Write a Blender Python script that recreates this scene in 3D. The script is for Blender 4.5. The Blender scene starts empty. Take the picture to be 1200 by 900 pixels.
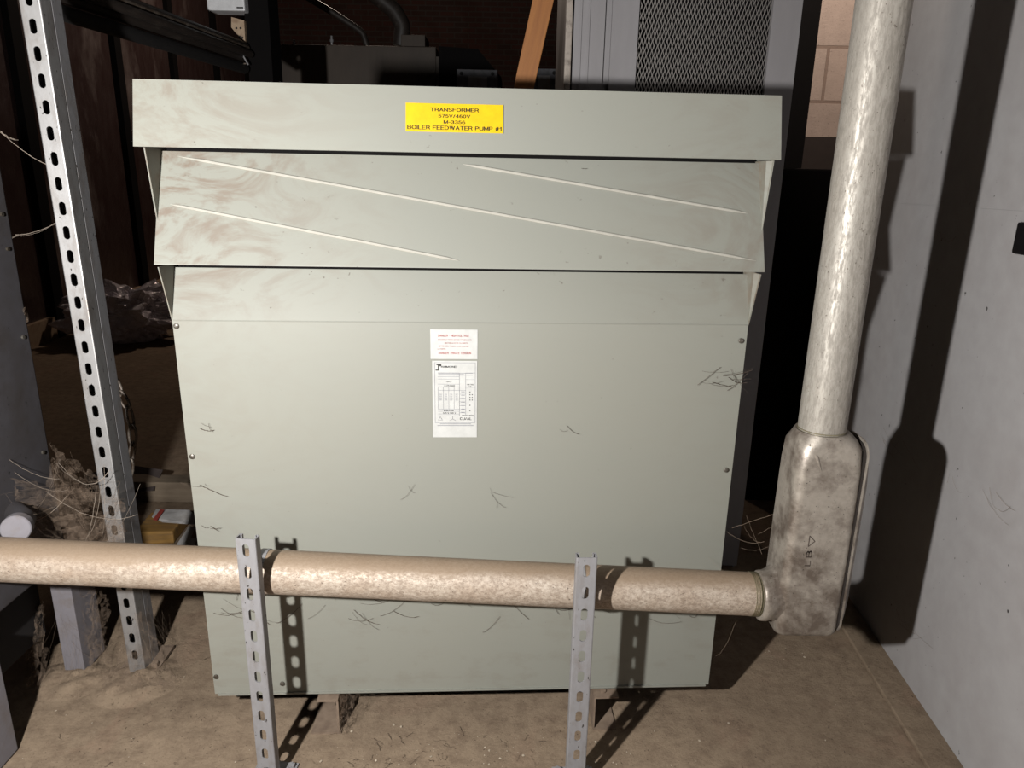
import bpy, bmesh, math, random
from mathutils import Vector, Matrix, noise
random.seed(7)
PI = math.pi
SC = bpy.context.scene
COL = SC.collection

# ------------------------------------------------------------------ camera (832 px focal length on a 1200 px wide frame)
FPX, PITCH, ROLL, CAMZ = 832.0, math.radians(15.9), math.atan(55 / 2916), 1.26
FW = Vector((0, math.cos(PITCH), -math.sin(PITCH)))
_r0 = Vector((1, 0, 0)); _u0 = Vector((0, math.sin(PITCH), math.cos(PITCH)))
RT = _r0 * math.cos(ROLL) + _u0 * math.sin(ROLL)
UP = -_r0 * math.sin(ROLL) + _u0 * math.cos(ROLL)
CAM = Vector((0, 0, CAMZ))
cam_d = bpy.data.cameras.new('camera'); cam_d.sensor_width = 36; cam_d.lens = 36 * FPX / 1200; cam_d.clip_start = 0.02; cam_d.clip_end = 100
cam = bpy.data.objects.new('camera', cam_d); COL.objects.link(cam)
m3 = Matrix((RT, UP, -FW)).transposed()
cam.matrix_world = Matrix.Translation(CAM) @ m3.to_4x4()
SC.camera = cam
SC.view_settings.view_transform = 'Standard'; SC.view_settings.look = 'None'
SC.view_settings.exposure = 0; SC.view_settings.gamma = 1; SC.view_settings.use_curve_mapping = False

def P(x, y, Y):
    """the place at depth Y that the survey of the photograph gives for a point"""
    d = FW + RT * ((x - 600) / FPX) - UP * ((y - 450) / FPX)
    return CAM + d * (Y / d.y)

# ------------------------------------------------------------------ materials
def lin(c):
    return tuple(((v / 255) / 12.92 if v / 255 <= .04045 else ((v / 255 + .055) / 1.055) ** 2.4) for v in c)

ALB = .60      # overall reflectance level of the dirty old surfaces
class NT:
    def __init__(s, name):
        s.m = bpy.data.materials.new(name); s.m.use_nodes = True
        s.n = s.m.node_tree.nodes; s.l = s.m.node_tree.links
        s.b = s.n['Principled BSDF']
    def node(s, t, **k):
        n = s.n.new(t)
        for a, v in k.items():
            if a in n.inputs.keys() if hasattr(n.inputs, 'keys') else False: n.inputs[a].default_value = v
            else: setattr(n, a, v)
        return n
    def coord(s, scale=(1, 1, 1), out='Object'):
        t = s.node('ShaderNodeTexCoord'); mp = s.node('ShaderNodeMapping'); mp.inputs['Scale'].default_value = scale
        s.l.new(t.outputs[out], mp.inputs['Vector']); return mp.outputs['Vector']
    def noise(s, vec, scale, detail=6, rough=.6, dist=0.0):
        n = s.node('ShaderNodeTexNoise'); n.inputs['Scale'].default_value = scale; n.inputs['Detail'].default_value = detail
        n.inputs['Roughness'].default_value = rough; n.inputs['Distortion'].default_value = dist
        s.l.new(vec, n.inputs['Vector']); return n.outputs['Fac']
    def ramp(s, fac, a, b, lo=0.0, hi=1.0):
        r = s.node('ShaderNodeMapRange'); r.inputs['From Min'].default_value = a; r.inputs['From Max'].default_value = b
        r.inputs['To Min'].default_value = lo; r.inputs['To Max'].default_value = hi
        s.l.new(fac, r.inputs['Value']); return r.outputs['Result']
    def mix(s, fac, a, b):
        m = s.node('ShaderNodeMix'); m.data_type = 'RGBA'
        for sock, v in ((m.inputs[0], fac), (m.inputs[6], a), (m.inputs[7], b)):
            if isinstance(v, (tuple, list)): sock.default_value = (*v[:3], 1)
            elif isinstance(v, (int, float)): sock.default_value = v
            else: s.l.new(v, sock)
        return m.outputs[2]
    def math(s, op, a, b=0.0):
        m = s.node('ShaderNodeMath'); m.operation = op
        for i, v in enumerate((a, b)):
            if isinstance(v, (int, float)): m.inputs[i].default_value = v
            else: s.l.new(v, m.inputs[i])
        return m.outputs[0]
    def bump(s, h, strength=.3, dist=.002):
        b = s.node('ShaderNodeBump'); b.inputs['Strength'].default_value = strength; b.inputs['Distance'].default_value = dist
        s.l.new(h, b.inputs['Height']); s.l.new(b.outputs['Normal'], s.b.inputs['Normal'])
    def col(s, c):
        if isinstance(c, tuple): s.b.inputs['Base Color'].default_value = (*[v * ALB for v in c], 1)
        else:
            m = s.node('ShaderNodeVectorMath'); m.operation = 'SCALE'; m.inputs['Scale'].default_value = ALB
            s.l.new(c, m.inputs[0]); s.l.new(m.outputs[0], s.b.inputs['Base Color'])
    def set(s, rough=.6, metal=0, spec=.5):
        if isinstance(rough, (int, float)): s.b.inputs['Roughness'].default_value = rough
        else: s.l.new(rough, s.b.inputs['Roughness'])
        s.b.inputs['Metallic'].default_value = metal; s.b.inputs['Specular IOR Level'].default_value = spec

def grimy(name, base, dirt, scale=6, lo=.5, hi=.75, rough=.6, metal=0, spec=.4, stretch=(1, 1, 1), amount=1.0, fine=60, bump=.15, bd=.001, specks=0, specklo=.70):
    t = NT(name); v = t.coord(stretch)
    f = t.math('MULTIPLY', t.ramp(t.noise(v, scale, 8, .68, .15), lo, hi), amount)
    c = t.mix(f, base, dirt)
    g = t.ramp(t.noise(v, fine, 4, .6), .3, .7, 0.0, .18)
    c = t.mix(g, c, tuple(x * .6 for x in dirt))
    if specks:
        k = t.ramp(t.noise(v, specks, 2, .5), specklo, specklo + .04)
        c = t.mix(k, c, tuple(x * .2 for x in dirt))
    t.col(c); t.set(rough, metal, spec); t.bump(t.noise(v, fine * 1.5, 5, .6), bump, bd)
    return t.m

def plain(name, c, rough=.6, metal=0, spec=.4):
    t = NT(name); v = t.coord(); t.col(t.mix(t.ramp(t.noise(v, 40, 3), .3, .7), c, tuple(x * .85 for x in c))); t.set(rough, metal, spec); return t.m

M = {}
# sage transformer paint with dusty wipes towards the edges
def sage():
    t = NT('sage_paint')
    tc = t.node('ShaderNodeTexCoord'); sep = t.node('ShaderNodeSeparateXYZ'); t.l.new(tc.outputs['Object'], sep.inputs[0])
    X, Z = sep.outputs[0], sep.outputs[2]
    base = (.312, .311, .268)
    v1 = t.coord((1, 1, 2.2))
    swirl = t.ramp(t.noise(v1, 4.2, 8, .66, 3.2), .45, .62)
    # dust keeps to the two ends and to the top of the panels
    endm = t.ramp(t.math('ABSOLUTE', t.math('SUBTRACT', X, .385)), .26, .60)
    left = t.ramp(X, .30, -.22)
    high = t.math('MULTIPLY', t.ramp(Z, .95, 1.12), t.ramp(Z, 1.30, 1.315, 1.0, .45))
    e = t.math('MULTIPLY', t.math('ADD', t.math('MULTIPLY', endm, .55), t.math('MULTIPLY', left, .75)), t.math('ADD', t.math('MULTIPLY', high, .95), .14))
    dust = t.math('MULTIPLY', swirl, e)
    c = t.mix(t.math('MULTIPLY', dust, .88), base, (.225, .172, .132))
    wide = t.ramp(t.noise(t.coord((1, 1, 1)), 2.0, 4, .5), .35, .7)
    c = t.mix(t.math('MULTIPLY', wide, .3), c, (.27, .285, .262))
    # low grime and little dark specks
    low = t.math('MULTIPLY', t.ramp(Z, .5, .15), t.ramp(t.noise(v1, 9, 8, .7), .52, .7))
    c = t.mix(t.math('MULTIPLY', low, .35), c, (.20, .16, .12))
    sp = t.ramp(t.noise(t.coord((1, 1, 1.4)), 75, 2, .5), .715, .76)
    sp2 = t.math('MULTIPLY', sp, t.ramp(t.noise(v1, 3.7, 3), .47, .6))
    c = t.mix(t.math('MULTIPLY', sp2, .75), c, (.10, .075, .055))
    t.col(c); t.set(.55, 0, .35); t.bump(t.noise(t.coord((1, 1, 1)), 240, 2, .5), .06, .0006)
    return t.m
M['sage'] = sage()
M['sage_dark'] = grimy('sage_paint_inside', (.30, .305, .26), (.25, .19, .14), 14, .45, .7, .6)
M['ridge_lit'] = plain('pale_ridge_highlight', (.52, .50, .44), .5)  # ridges coloured pale for the light along their lower side
M['foot_dust'] = grimy('dust_covered_steel', (.30, .22, .16), (.20, .14, .10), 30, .4, .7, .9)
M['yellow'] = plain('yellow_plastic', (.86, .56, .004), .45)
M['white_label'] = plain('white_label', (.66, .66, .64), .5)
M['black_ink'] = plain('black_ink', (.02, .018, .015), .6)
M['brown_ink'] = plain('brown_black_ink', (.06, .035, .004), .6)
M['red_ink'] = plain('red_ink', (.50, .07, .05), .6)
M['grey_ink'] = plain('grey_ink', (.22, .22, .26), .6)
M['screw'] = grimy('screw_steel', (.25, .23, .20), (.10, .08, .06), 60, .4, .6, .4, .6)
M['galv'] = grimy('galvanised_steel', (.62, .61, .61), (.34, .28, .24), 18, .5, .75, .52, .72, .5, (1, 1, .5), .8, 90, .2, .0006, 150, .68)
M['galv2'] = grimy('dull_galvanised_steel', (.36, .355, .37), (.24, .20, .17), 22, .5, .75, .55, .2, .4, (1, 1, .5), .8, 90, .2, .0006, 150, .68)
def conduit_mat(name, base, dust, metal, horizontal):
    t = NT(name); st = (.7, 1, 1) if horizontal else (1, 1, .22)
    v = t.coord(st)
    f = t.ramp(t.noise(v, 14, 8, .7, .4), .42, .68)
    c = t.mix(t.math('MULTIPLY', f, .7), base, dust)
    g = t.ramp(t.noise(v, 150, 6, .8), .40, .60, 0, .75)
    c = t.mix(g, c, tuple(x * .62 for x in dust))
    k = t.ramp(t.noise(t.coord((.7, 1, 1) if horizontal else (1, 1, .6)), 230, 3, .6), .66, .70)
    c = t.mix(t.math('MULTIPLY', k, .8), c, (.09, .055, .035))
    if horizontal:   # a settled layer of brown dust along the top of the pipe
        ge = t.node('ShaderNodeTexCoord'); sp = t.node('ShaderNodeSeparateXYZ'); t.l.new(ge.outputs['Object'], sp.inputs[0])
        h = t.math('ADD', sp.outputs[2], t.math('MULTIPLY', t.math('SUBTRACT', t.noise(v, 6, 5, .6), .5), .05))
        top = t.ramp(h, .020, .036)
        c = t.mix(t.math('MULTIPLY', top, .85), c, (.33, .235, .155))
    t.col(c); t.set(t.ramp(g, 0, .6, (.46 if horizontal else .44), .66), metal, .5); t.bump(t.noise(v, 210 if horizontal else 60, 6, .75), .45 if horizontal else .05, .0015 if horizontal else .0005)
    return t.m
M['conduit_h'] = conduit_mat('dusty_aluminium_conduit', (.68, .58, .48), (.44, .32, .23), .15, True)
M['conduit_v'] = conduit_mat('aluminium_conduit', (.58, .54, .48), (.49, .44, .38), .35, False)
M['thread'] = grimy('bare_pipe_thread', (.55, .50, .33), (.30, .24, .15), 40, .4, .7, .35, .7)
M['cast'] = grimy('cast_aluminium', (.56, .50, .43), (.15, .11, .085), 13, .42, .62, .42, .4, .5, (1, 1, 1), .85, 90, .35, .0012, 260, .70)
M['cast_mark'] = plain('dark_cast_mark', (.10, .075, .06), .8)  # dark colour for the marks on the casting
M['gasket'] = plain('dark_gasket', (.03, .022, .018), .8)
M['grey_wall'] = grimy('light_grey_paint', (.53, .51, .51), (.43, .39, .38), 3, .45, .8, .5, 0, .35, (1, 1, 1), .6, 24, .08, .001, 55, .72)
M['grey_cab'] = grimy('grey_cabinet_paint', (.33, .315, .325), (.27, .25, .25), 5, .4, .8, .55, 0, .3, (1, 1, .2), .5, 30)
M['grey_mesh'] = plain('grey_expanded_metal', (.62, .58, .55), .6)
M['tan_edge'] = grimy('rubbed_tan_edge', (.42, .36, .31), (.12, .09, .07), 30, .5, .7)
M['brown_dark'] = plain('dark_brown_surface', (.05, .035, .03), .6)  # dark brown cabinet side; also the shade strip on the block wall
M['grey_box'] = grimy('dull_grey_paint', (.085, .08, .088), (.06, .05, .045), 7, .45, .7, .6, 0, .3, (1, 1, 1), .8, 40, .15, .001, 90, .70)
M['leg_grey'] = grimy('pale_lilac_grey_paint', (.26, .245, .27), (.20, .16, .13), 16, .5, .75, .6, 0, .3, (1, 1, 1), .8, 60)
M['black'] = plain('black_paint', (.012, .010, .010), .7)
M['matte_black'] = plain('matte_black_paint_and_shade', (.006, .005, .005), .9, 0, .1)  # black parts, and black boxes that stand in for shade
M['handle_black'] = plain('black_plastic', (.012, .011, .012), .35)
M['darkpipe'] = grimy('dark_dusty_pipe', (.03, .022, .018), (.11, .09, .075), 25, .55, .75, .5, 0, .5, (1, .3, 1), .8)
M['plank'] = grimy('orange_stained_wood', (.42, .17, .045), (.28, .10, .03), 8, .4, .7, .6, 0, .3, (3, 3, .25), .8, 50, .3, .001)
M['old_wood'] = grimy('old_dusty_timber', (.32, .25, .18), (.18, .13, .095), 8, .4, .7, .8, 0, .2, (.3, 2, 2), .9, 40, .4, .002)
M['yellow_wood'] = grimy('yellow_sawn_wood', (.50, .28, .08), (.25, .16, .09), 12, .45, .7, .75, 0, .2, (.4, 3, 3), .9, 40, .4, .002)
M['pale_wood'] = grimy('pale_wood', (.55, .40, .27), (.35, .22, .14), 20, .5, .7)
M['tan_cab'] = grimy('brown_grey_cabinet', (.10, .075, .058), (.05, .04, .032), 1.6, .4, .7, .6, 0, .3, (2, 2, .6), .9, 12)
M['blue_grey'] = grimy('blue_grey_box_paint', (.16, .16, .18), (.05, .05, .05), 14, .5, .7)
M['white_box'] = plain('white_enamel', (.88, .88, .90), .4)
M['paper'] = grimy('white_paper', (.75, .73, .72), (.5, .45, .4), 14, .5, .8, .8)
M['card'] = plain('dusty_grey_card', (.10, .075, .07), .9)
M['red_print'] = plain('red_print', (.55, .08, .06), .8)
M['foil'] = plain('crumpled_foil', (.85, .82, .88), .25, .9)
M['rust'] = grimy('dusty_chain_steel', (.10, .07, .05), (.30, .26, .22), 40, .45, .65, .5, .3)
M['web'] = plain('dusty_cobweb', (.33, .25, .185), .95, 0, .05)
def film_mat():
    t = NT('dusty_web_film'); t.col((.27, .20, .15)); t.set(.95, 0, .05); v = t.coord((1, 1, 1))
    a = t.ramp(t.noise(v, 46, 8, .75, .8), .38, .70, .02, .42); t.l.new(a, t.b.inputs['Alpha']); return t.m
M['film'] = film_mat()
M['web_pale'] = plain('pale_cobweb', (.40, .33, .27), .95, 0, .05)
M['chip'] = plain('pale_paint_chip', (.60, .50, .38), .8)
M['twig'] = plain('brown_fibre', (.07, .045, .03), .9)

def plastic():
    t = NT('clear_crumpled_plastic'); t.col((1.4, 1.3, 1.4)); t.set(.12, .25, 1)
    t.b.inputs['Transmission Weight'].default_value = .1; t.b.inputs['Alpha'].default_value = .92; t.b.inputs['Coat Weight'].default_value = 1.0
    v = t.coord(); t.bump(t.noise(v, 16, 5, .7, 1), 1, .02); return t.m
M['plastic'] = plastic()

def floor_mat():
    t = NT('dusty_concrete'); v = t.coord()
    big = t.ramp(t.noise(v, 2.2, 6, .6, .4), .35, .7)
    c = t.mix(big, (.38, .285, .20), (.30, .225, .158))
    red = t.ramp(t.noise(v, 3.4, 5, .6, .8), .56, .72)
    c = t.mix(t.math('MULTIPLY', red, .5), c, (.36, .215, .155))
    mid = t.ramp(t.noise(v, 22, 10, .8), .44, .64)
    c = t.mix(t.math('MULTIPLY', mid, .72), c, (.185, .13, .092))
    sp = t.ramp(t.noise(v, 150, 3, .6), .64, .70)
    c = t.mix(t.math('MULTIPLY', sp, .8), c, (.06, .04, .028))
    pl = t.ramp(t.noise(t.coord((1, 1.3, 1)), 95, 2, .5), .72, .75)
    c = t.mix(t.math('MULTIPLY', pl, .55), c, (.42, .34, .26))
    t.col(c); t.set(.95, 0, .1)
    h = t.math('ADD', t.noise(v, 30, 9, .75), t.math('MULTIPLY', t.noise(v, 160, 3, .6), .3)); t.bump(h, .55, .006)
    return t.m
M['floor'] = floor_mat()

def brick_mat(name, c1, c2, mortar, bw, bh, ms, rough=.9, rot=(PI / 2, 0, 0), bumpd=.004):
    t = NT(name); tc = t.node('ShaderNodeTexCoord'); mp = t.node('ShaderNodeMapping'); mp.inputs['Rotation'].default_value = rot
    t.l.new(tc.outputs['Object'], mp.inputs['Vector'])
    b = t.node('ShaderNodeTexBrick'); b.inputs['Scale'].default_value = 1; b.inputs['Brick Width'].default_value = bw; b.inputs['Row Height'].default_value = bh
    b.inputs['Mortar Size'].default_value = ms; b.inputs['Color1'].default_value = (*c1, 1); b.inputs['Color2'].default_value = (*c2, 1); b.inputs['Mortar'].default_value = (*mortar, 1)
    t.l.new(mp.outputs['Vector'], b.inputs['Vector'])
    v = t.coord(); f = t.ramp(t.noise(v, 18, 9, .75), .4, .7)
    c = t.mix(t.math('MULTIPLY', f, .35), b.outputs['Color'], tuple(x * .5 for x in c1))
    k = t.ramp(t.noise(v, 130, 3, .6), .62, .68)
    c = t.mix(t.math('MULTIPLY', k, .6), c, tuple(x * .3 for x in c1))
    t.col(c); t.set(rough, 0, .2)
    h = t.math('ADD', t.math('MULTIPLY', b.outputs['Fac'], -1.0), t.math('MULTIPLY', t.noise(v, 120, 5, .7), .4)); t.bump(h, .7, bumpd)
    return t.m
M['block'] = brick_mat('painted_block', (.60, .47, .40), (.56, .45, .39), (.36, .26, .21), .40, .198, .006)
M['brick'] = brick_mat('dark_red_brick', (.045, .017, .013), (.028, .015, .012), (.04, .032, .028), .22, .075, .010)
M['left_panel'] = grimy('dark_red_brown_panel_glints', (.050, .026, .024), (.34, .29, .27), 1.4, .54, .70, .3, 0, .6, (1, 1, .5), .6, 9, .5, .02)  # pale streaks stand in for glossy highlights on the panels
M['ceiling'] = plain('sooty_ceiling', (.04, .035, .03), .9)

# ------------------------------------------------------------------ mesh helpers
class MB:
    def __init__(s): s.bm = bmesh.new()
    def quadbox(s, v8):
        vs = [s.bm.verts.new(v) for v in v8]
        for f in ((0, 3, 2, 1), (4, 5, 6, 7), (0, 1, 5, 4), (1, 2, 6, 5), (2, 3, 7, 6), (3, 0, 4, 7)): s.bm.faces.new([vs[i] for i in f])
        return s
    def box(s, lo, hi, bev=0.0, mtx=None):
        b = bmesh.new() if bev else s.bm
        x0, y0, z0 = lo; x1, y1, z1 = hi
        pts = [Vector(p) for p in ((x0, y0, z0), (x1, y0, z0), (x1, y1, z0), (x0, y1, z0), (x0, y0, z1), (x1, y0, z1), (x1, y1, z1), (x0, y1, z1))]
        if mtx: pts = [mtx @ p for p in pts]
        if not bev: return s.quadbox(pts)
        t = MB(); t.quadbox(pts); bmesh.ops.bevel(t.bm, geom=t.bm.edges[:], offset=bev, segments=2, profile=.6, affect='EDGES')
        s.merge(t.bm); b.free(); return s
    def merge(s, bm, mtx=None):
        me = bpy.data.meshes.new('tmp'); bm.to_mesh(me)
        if mtx: me.transform(mtx)
        s.bm.from_mesh(me); bpy.data.meshes.remove(me); bm.free()
    def rings(s, rings, closed=True, caps=True):
        R = [[s.bm.verts.new(p) for p in r] for r in rings]; n = len(R[0])
        for a, b in zip(R, R[1:]):
            for i in range(n if closed else n - 1):
                j = (i + 1) % n; s.bm.faces.new((a[i], a[j], b[j], b[i]))
        if caps and closed:
            s.bm.faces.new(list(reversed(R[0]))); s.bm.faces.new(R[-1])
        return s
    def tube(s, pts, r, n=24, caps=True):
        pts = [Vector(p) for p in pts]; rs = r if isinstance(r, (list, tuple)) else [r] * len(pts)
        up = None; rings = []
        for i, p in enumerate(pts):
            a = pts[max(i - 1, 0)]; b = pts[min(i + 1, len(pts) - 1)]; t = (b - a).normalized()
            if up is None:
                up = Vector((0, 0, 1)) if abs(t.z) < .9 else Vector((0, 1, 0))
            u = (up - t * up.dot(t)).normalized(); w = t.cross(u); up = u
            rings.append([p + (u * math.cos(2 * PI * k / n) + w * math.sin(2 * PI * k / n)) * rs[i] for k in range(n)])
        return s.rings(rings, True, caps)
    def prism(s, poly, axis_vec):
        a = Vector(axis_vec); v0 = [s.bm.verts.new(Vector(p)) for p in poly]; v1 = [s.bm.verts.new(Vector(p) + a) for p in poly]
        s.bm.faces.new(list(reversed(v0))); s.bm.faces.new(v1); n = len(poly)
        for i in range(n): s.bm.faces.new((v0[i], v0[(i + 1) % n], v1[(i + 1) % n], v1[i]))
        return s
    def build(s, name, mat, parent=None, smooth=False, loc=None, rotz=0.0, sharp=35):
        bmesh.ops.recalc_face_normals(s.bm, faces=s.bm.faces[:])
        me = bpy.data.meshes.new(name); s.bm.to_mesh(me); s.bm.free()
        for m in (mat if isinstance(mat, (list, tuple)) else [mat]): me.materials.append(m)
        if smooth:
            for p in me.polygons: p.use_smooth = True
            try: me.set_sharp_from_angle(angle=math.radians(sharp))
            except Exception: pass
        o = bpy.data.objects.new(name, me); COL.objects.link(o)
        if parent: o.parent = parent
        if loc is not None: o.location = loc
        o.rotation_euler.z = rotz
        return o

def thing(name, label, cat, loc=(0, 0, 0), rotz=0.0, group=None):
    o = bpy.data.objects.new(name, None); o.empty_display_size = .05; COL.objects.link(o); o.location = loc; o.rotation_euler.z = rotz
    return tag(o, label, cat, group)
def tag(o, label, cat, group=None, kind=None):
    o['label'] = label; o['category'] = cat
    if group: o['group'] = group
    if kind: o['kind'] = kind
    return o
def struct(o, label=None):
    o['kind'] = 'structure'
    if label: o['label'] = label
    return o

def _arc(cx, cz, rx, rz, a0, a1, n=10):
    return [(cx + rx * math.cos(math.radians(a0 + (a1 - a0) * k / n)), cz + rz * math.sin(math.radians(a0 + (a1 - a0) * k / n))) for k in range(n + 1)]
# plain grotesque capitals: (advance width, strokes) in units of cap height
GL = {
 'A': (.66, [[(0, 0), (.33, 1), (.66, 0)], [(.12, .34), (.54, .34)]]),
 'B': (.60, [[(0, 0), (0, 1), (.34, 1)] + _arc(.34, .76, .22, .24, 90, -90) + [(0, .52)], [(.34, .52)] + _arc(.34, .26, .26, .26, 90, -90) + [(0, 0)]]),
 'C': (.66, [_arc(.34, .5, .33, .5, 42, 318, 18)]),
 'D': (.64, [[(0, 0), (0, 1), (.26, 1)] + _arc(.26, .5, .37, .5, 90, -90, 14) + [(0, 0)]]),
 'E': (.54, [[(.54, 0), (0, 0), (0, 1), (.53, 1)], [(0, .52), (.48, .52)]]),
 'F': (.50, [[(0, 0), (0, 1), (.50, 1)], [(0, .52), (.44, .52)]]),
 'G': (.70, [_arc(.35, .5, .34, .5, 42, 300, 18) + [(.66, .10), (.66, .46), (.40, .46)]]),
 'H': (.62, [[(0, 0), (0, 1)], [(.62, 0), (.62, 1)], [(0, .52), (.62, .52)]]),
 'I': (.02, [[(.01, 0), (.01, 1)]]),
 'J': (.44, [[(.44, 1), (.44, .24)] + _arc(.22, .24, .22, .24, 0, -180)]),
 'K': (.62, [[(0, 0), (0, 1)], [(.58, 1), (0, .38)], [(.20, .58), (.62, 0)]]),
 'L': (.48, [[(0, 1), (0, 0), (.48, 0)]]),
 'M': (.74, [[(0, 0), (0, 1), (.37, .06), (.74, 1), (.74, 0)]]),
 'N': (.62, [[(0, 0), (0, 1), (.62, 0), (.62, 1)]]),
 'O': (.72, [_arc(.36, .5, .36, .5, 90, 450, 24)]),
 'P': (.58, [[(0, 0), (0, 1), (.32, 1)] + _arc(.32, .73, .25, .27, 90, -90) + [(0, .46)]]),
 'Q': (.72, [_arc(.36, .5, .36, .5, 90, 450, 24), [(.44, .22), (.70, -.04)]]),
 'R': (.62, [[(0, 0), (0, 1), (.34, 1)] + _arc(.34, .75, .25, .25, 90, -90) + [(0, .50)], [(.34, .50), (.50, .42), (.55, .12), (.62, 0)]]),
 'S': (.60, [_arc(.30, .75, .27, .25, 20, 200, 10) + [(.12, .56), (.46, .46)] + _arc(.30, .26, .29, .26, 40, -165, 12)]),
 'T': (.60, [[(0, 1), (.60, 1)], [(.30, 1), (.30, 0)]]),
 'U': (.62, [[(0, 1), (0, .30)] + _arc(.31, .30, .31, .30, 180, 360, 12) + [(.62, 1)]]),
 'V': (.64, [[(0, 1), (.32, 0), (.64, 1)]]),
 'W': (.92, [[(0, 1), (.23, 0), (.46, 1), (.69, 0), (.92, 1)]]),
 'Y': (.62, [[(0, 1), (.31, .46), (.62, 1)], [(.31, .46), (.31, 0)]]),
 '0': (.52, [_arc(.26, .5, .26, .5, 90, 450, 20)]),
 '1': (.28, [[(0, .74), (.16, .80), (.24, 1), (.24, 0)]]),
 '3': (.52, [_arc(.25, .75, .23, .25, 160, -80, 12) + [(.18, .53), (.28, .52)] + _arc(.25, .26, .27, .27, 80, -165, 14)]),
 '4': (.54, [[(.40, 0), (.40, 1), (0, .30), (.54, .30)]]),
 '5': (.52, [[(.48, 1), (.10, 1), (.04, .50)] + _arc(.25, .32, .27, .31, 130, -160, 14)]),
 '6': (.52, [_arc(.27, .5, .26, .5, 50, 180, 10) + _arc(.26, .30, .26, .30, 180, 540, 18)]),
 '7': (.50, [[(0, 1), (.50, 1), (.28, .50), (.18, 0)]]),
 '2': (.52, [_arc(.26, .72, .25, .28, 170, -30, 10) + [(0, 0), (.52, 0)]]),
 '/': (.30, [[(0, 0), (.30, 1)]]), '-': (.28, [[(0, .40), (.28, .40)]]), "'": (.04, [[(.02, 1), (.02, .72)]]),
 '#': (.56, [[(.10, 0), (.24, 1)], [(.34, 0), (.48, 1)], [(.02, .66), (.56, .66)], [(0, .32), (.54, .32)]]),
}
def text_bm(body, x, z, w, h, y=0.0, bold=0.0, shear=0.0, rot90=False):
    """lettering of flat strokes filling the box (x, z, w, h) of a face towards -Y; returns a bmesh"""
    st = .135 + bold; gap = .16 + st * .5; cx = 0; seg = []
    for ch in body.upper():
        if ch == ' ': cx += .42; continue
        adv, strokes = GL[ch]
        for k in strokes: seg.append([(cx + px, pz) for px, pz in k])
        cx += adv + gap
    tot = cx - gap; bm = bmesh.new(); q = st / 2
    def put(px, pz):
        a, b = (px + q) / (tot + st), (pz * (1 - st) + q)
        return (x + a * w, y, z + b * h) if not rot90 else (x + (1 - b) * w, y, z + a * h)
    for k in seg:
        n = len(k)
        for (ax, az), (bx, bz) in zip(k, k[1:]):
            dx, dz = bx - ax, bz - az; l = math.hypot(dx, dz)
            if l < 1e-6: continue
            ux, uz = dx / l, dz / l; e = q * (.42 if n > 5 else .8)
            pts = [(ax - ux * e - uz * q, az - uz * e + ux * q), (bx + ux * e - uz * q, bz + uz * e + ux * q), (bx + ux * e + uz * q, bz + uz * e - ux * q), (ax - ux * e + uz * q, az - uz * e - ux * q)]
            bm.faces.new([bm.verts.new(put(*p)) for p in pts])
    return bm

def stadium(cx, cz, w, l, n=24):
    """outline of an upright slot, angles kept in step with the cell around it"""
    r = w / 2; s = l / 2 - r; out = []
    for k in range(n):
        a = 2 * PI * k / n; c, d = math.cos(a), math.sin(a)
        out.append((cx + r * c, cz + r * d + (s if d > 1e-6 else (-s if d < -1e-6 else 0))))
    return out
def slotted_web(mb, w, z0, z1, first, pitch, sw, sl, th, yf=0.0):
    """web plate in the XZ plane from z0 to z1, faces at y = yf and yf + th, with real slots every pitch counted down from first"""
    cs = []; z = first
    while z - sl / 2 > z0 + .003: 
        if z + sl / 2 < z1 - .003: cs.append(z)
        z -= pitch
    cs.sort()
    cuts = [z0] + [(a + b) / 2 for a, b in zip(cs, cs[1:])] + [z1]
    n = 24
    for i, c in enumerate(cs):
        lo, hi = cuts[i], cuts[i + 1]
        hole = stadium(0, c, sw, sl, n); outer = []
        for k, (hx, hz) in enumerate(hole):
            a = 2 * PI * k / n; cx, cz = math.cos(a), math.sin(a)
            m = max(abs(cx), abs(cz)); ux, uz = cx / m, cz / m
            outer.append((ux * w / 2, c + (uz * (hi - c) if uz > 0 else uz * (c - lo))))
        F = [[mb.bm.verts.new((x, yy, zz)) for x, zz in ring] for yy in (yf, yf + th) for ring in (outer, hole)]
        for k in range(n):
            j = (k + 1) % n
            mb.bm.faces.new((F[0][k], F[0][j], F[1][j], F[1][k])); mb.bm.faces.new((F[2][k], F[3][k], F[3][j], F[2][j]))
            mb.bm.faces.new((F[1][k], F[1][j], F[3][j], F[3][k]))
    for zz in (z0, z1):
        vs = [mb.bm.verts.new(p) for p in ((-w / 2, yf, zz), (w / 2, yf, zz), (w / 2, yf + th, zz), (-w / 2, yf + th, zz))]; mb.bm.faces.new(vs)
def channel_sides(mb, w, z0, z1, depth, th, y0=0.0, sgn=1, lip=.0075, turn=.006):
    r = .0025
    for s in (-1, 1):
        prof = [(w / 2 - r, 0), (w / 2 - r * .3, r * .3), (w / 2, r), (w / 2, depth - r), (w / 2 - r, depth), (w / 2 - lip, depth), (w / 2 - lip, depth - turn), (w / 2 - lip - th * -.6 - th, depth - turn)]
        prof = [(w / 2 - r - .0005, 0), (w / 2 - r * .3, r * .3), (w / 2, r), (w / 2, depth - r * .6), (w / 2 - r * .6, depth), (w / 2 - lip, depth), (w / 2 - lip, depth - turn),
                (w / 2 - lip + th * .8, depth - turn), (w / 2 - lip + th * .8, depth - th), (w / 2 - th, depth - th), (w / 2 - th, th), (w / 2 - r - .0005, th)]
        mb.prism([(s * x, y0 + sgn * y, z0) for x, y in prof], (0, 0, z1 - z0))

def grid_line(mb, pts, r, n=4):
    mb.tube(pts, r, n, False)

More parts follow.
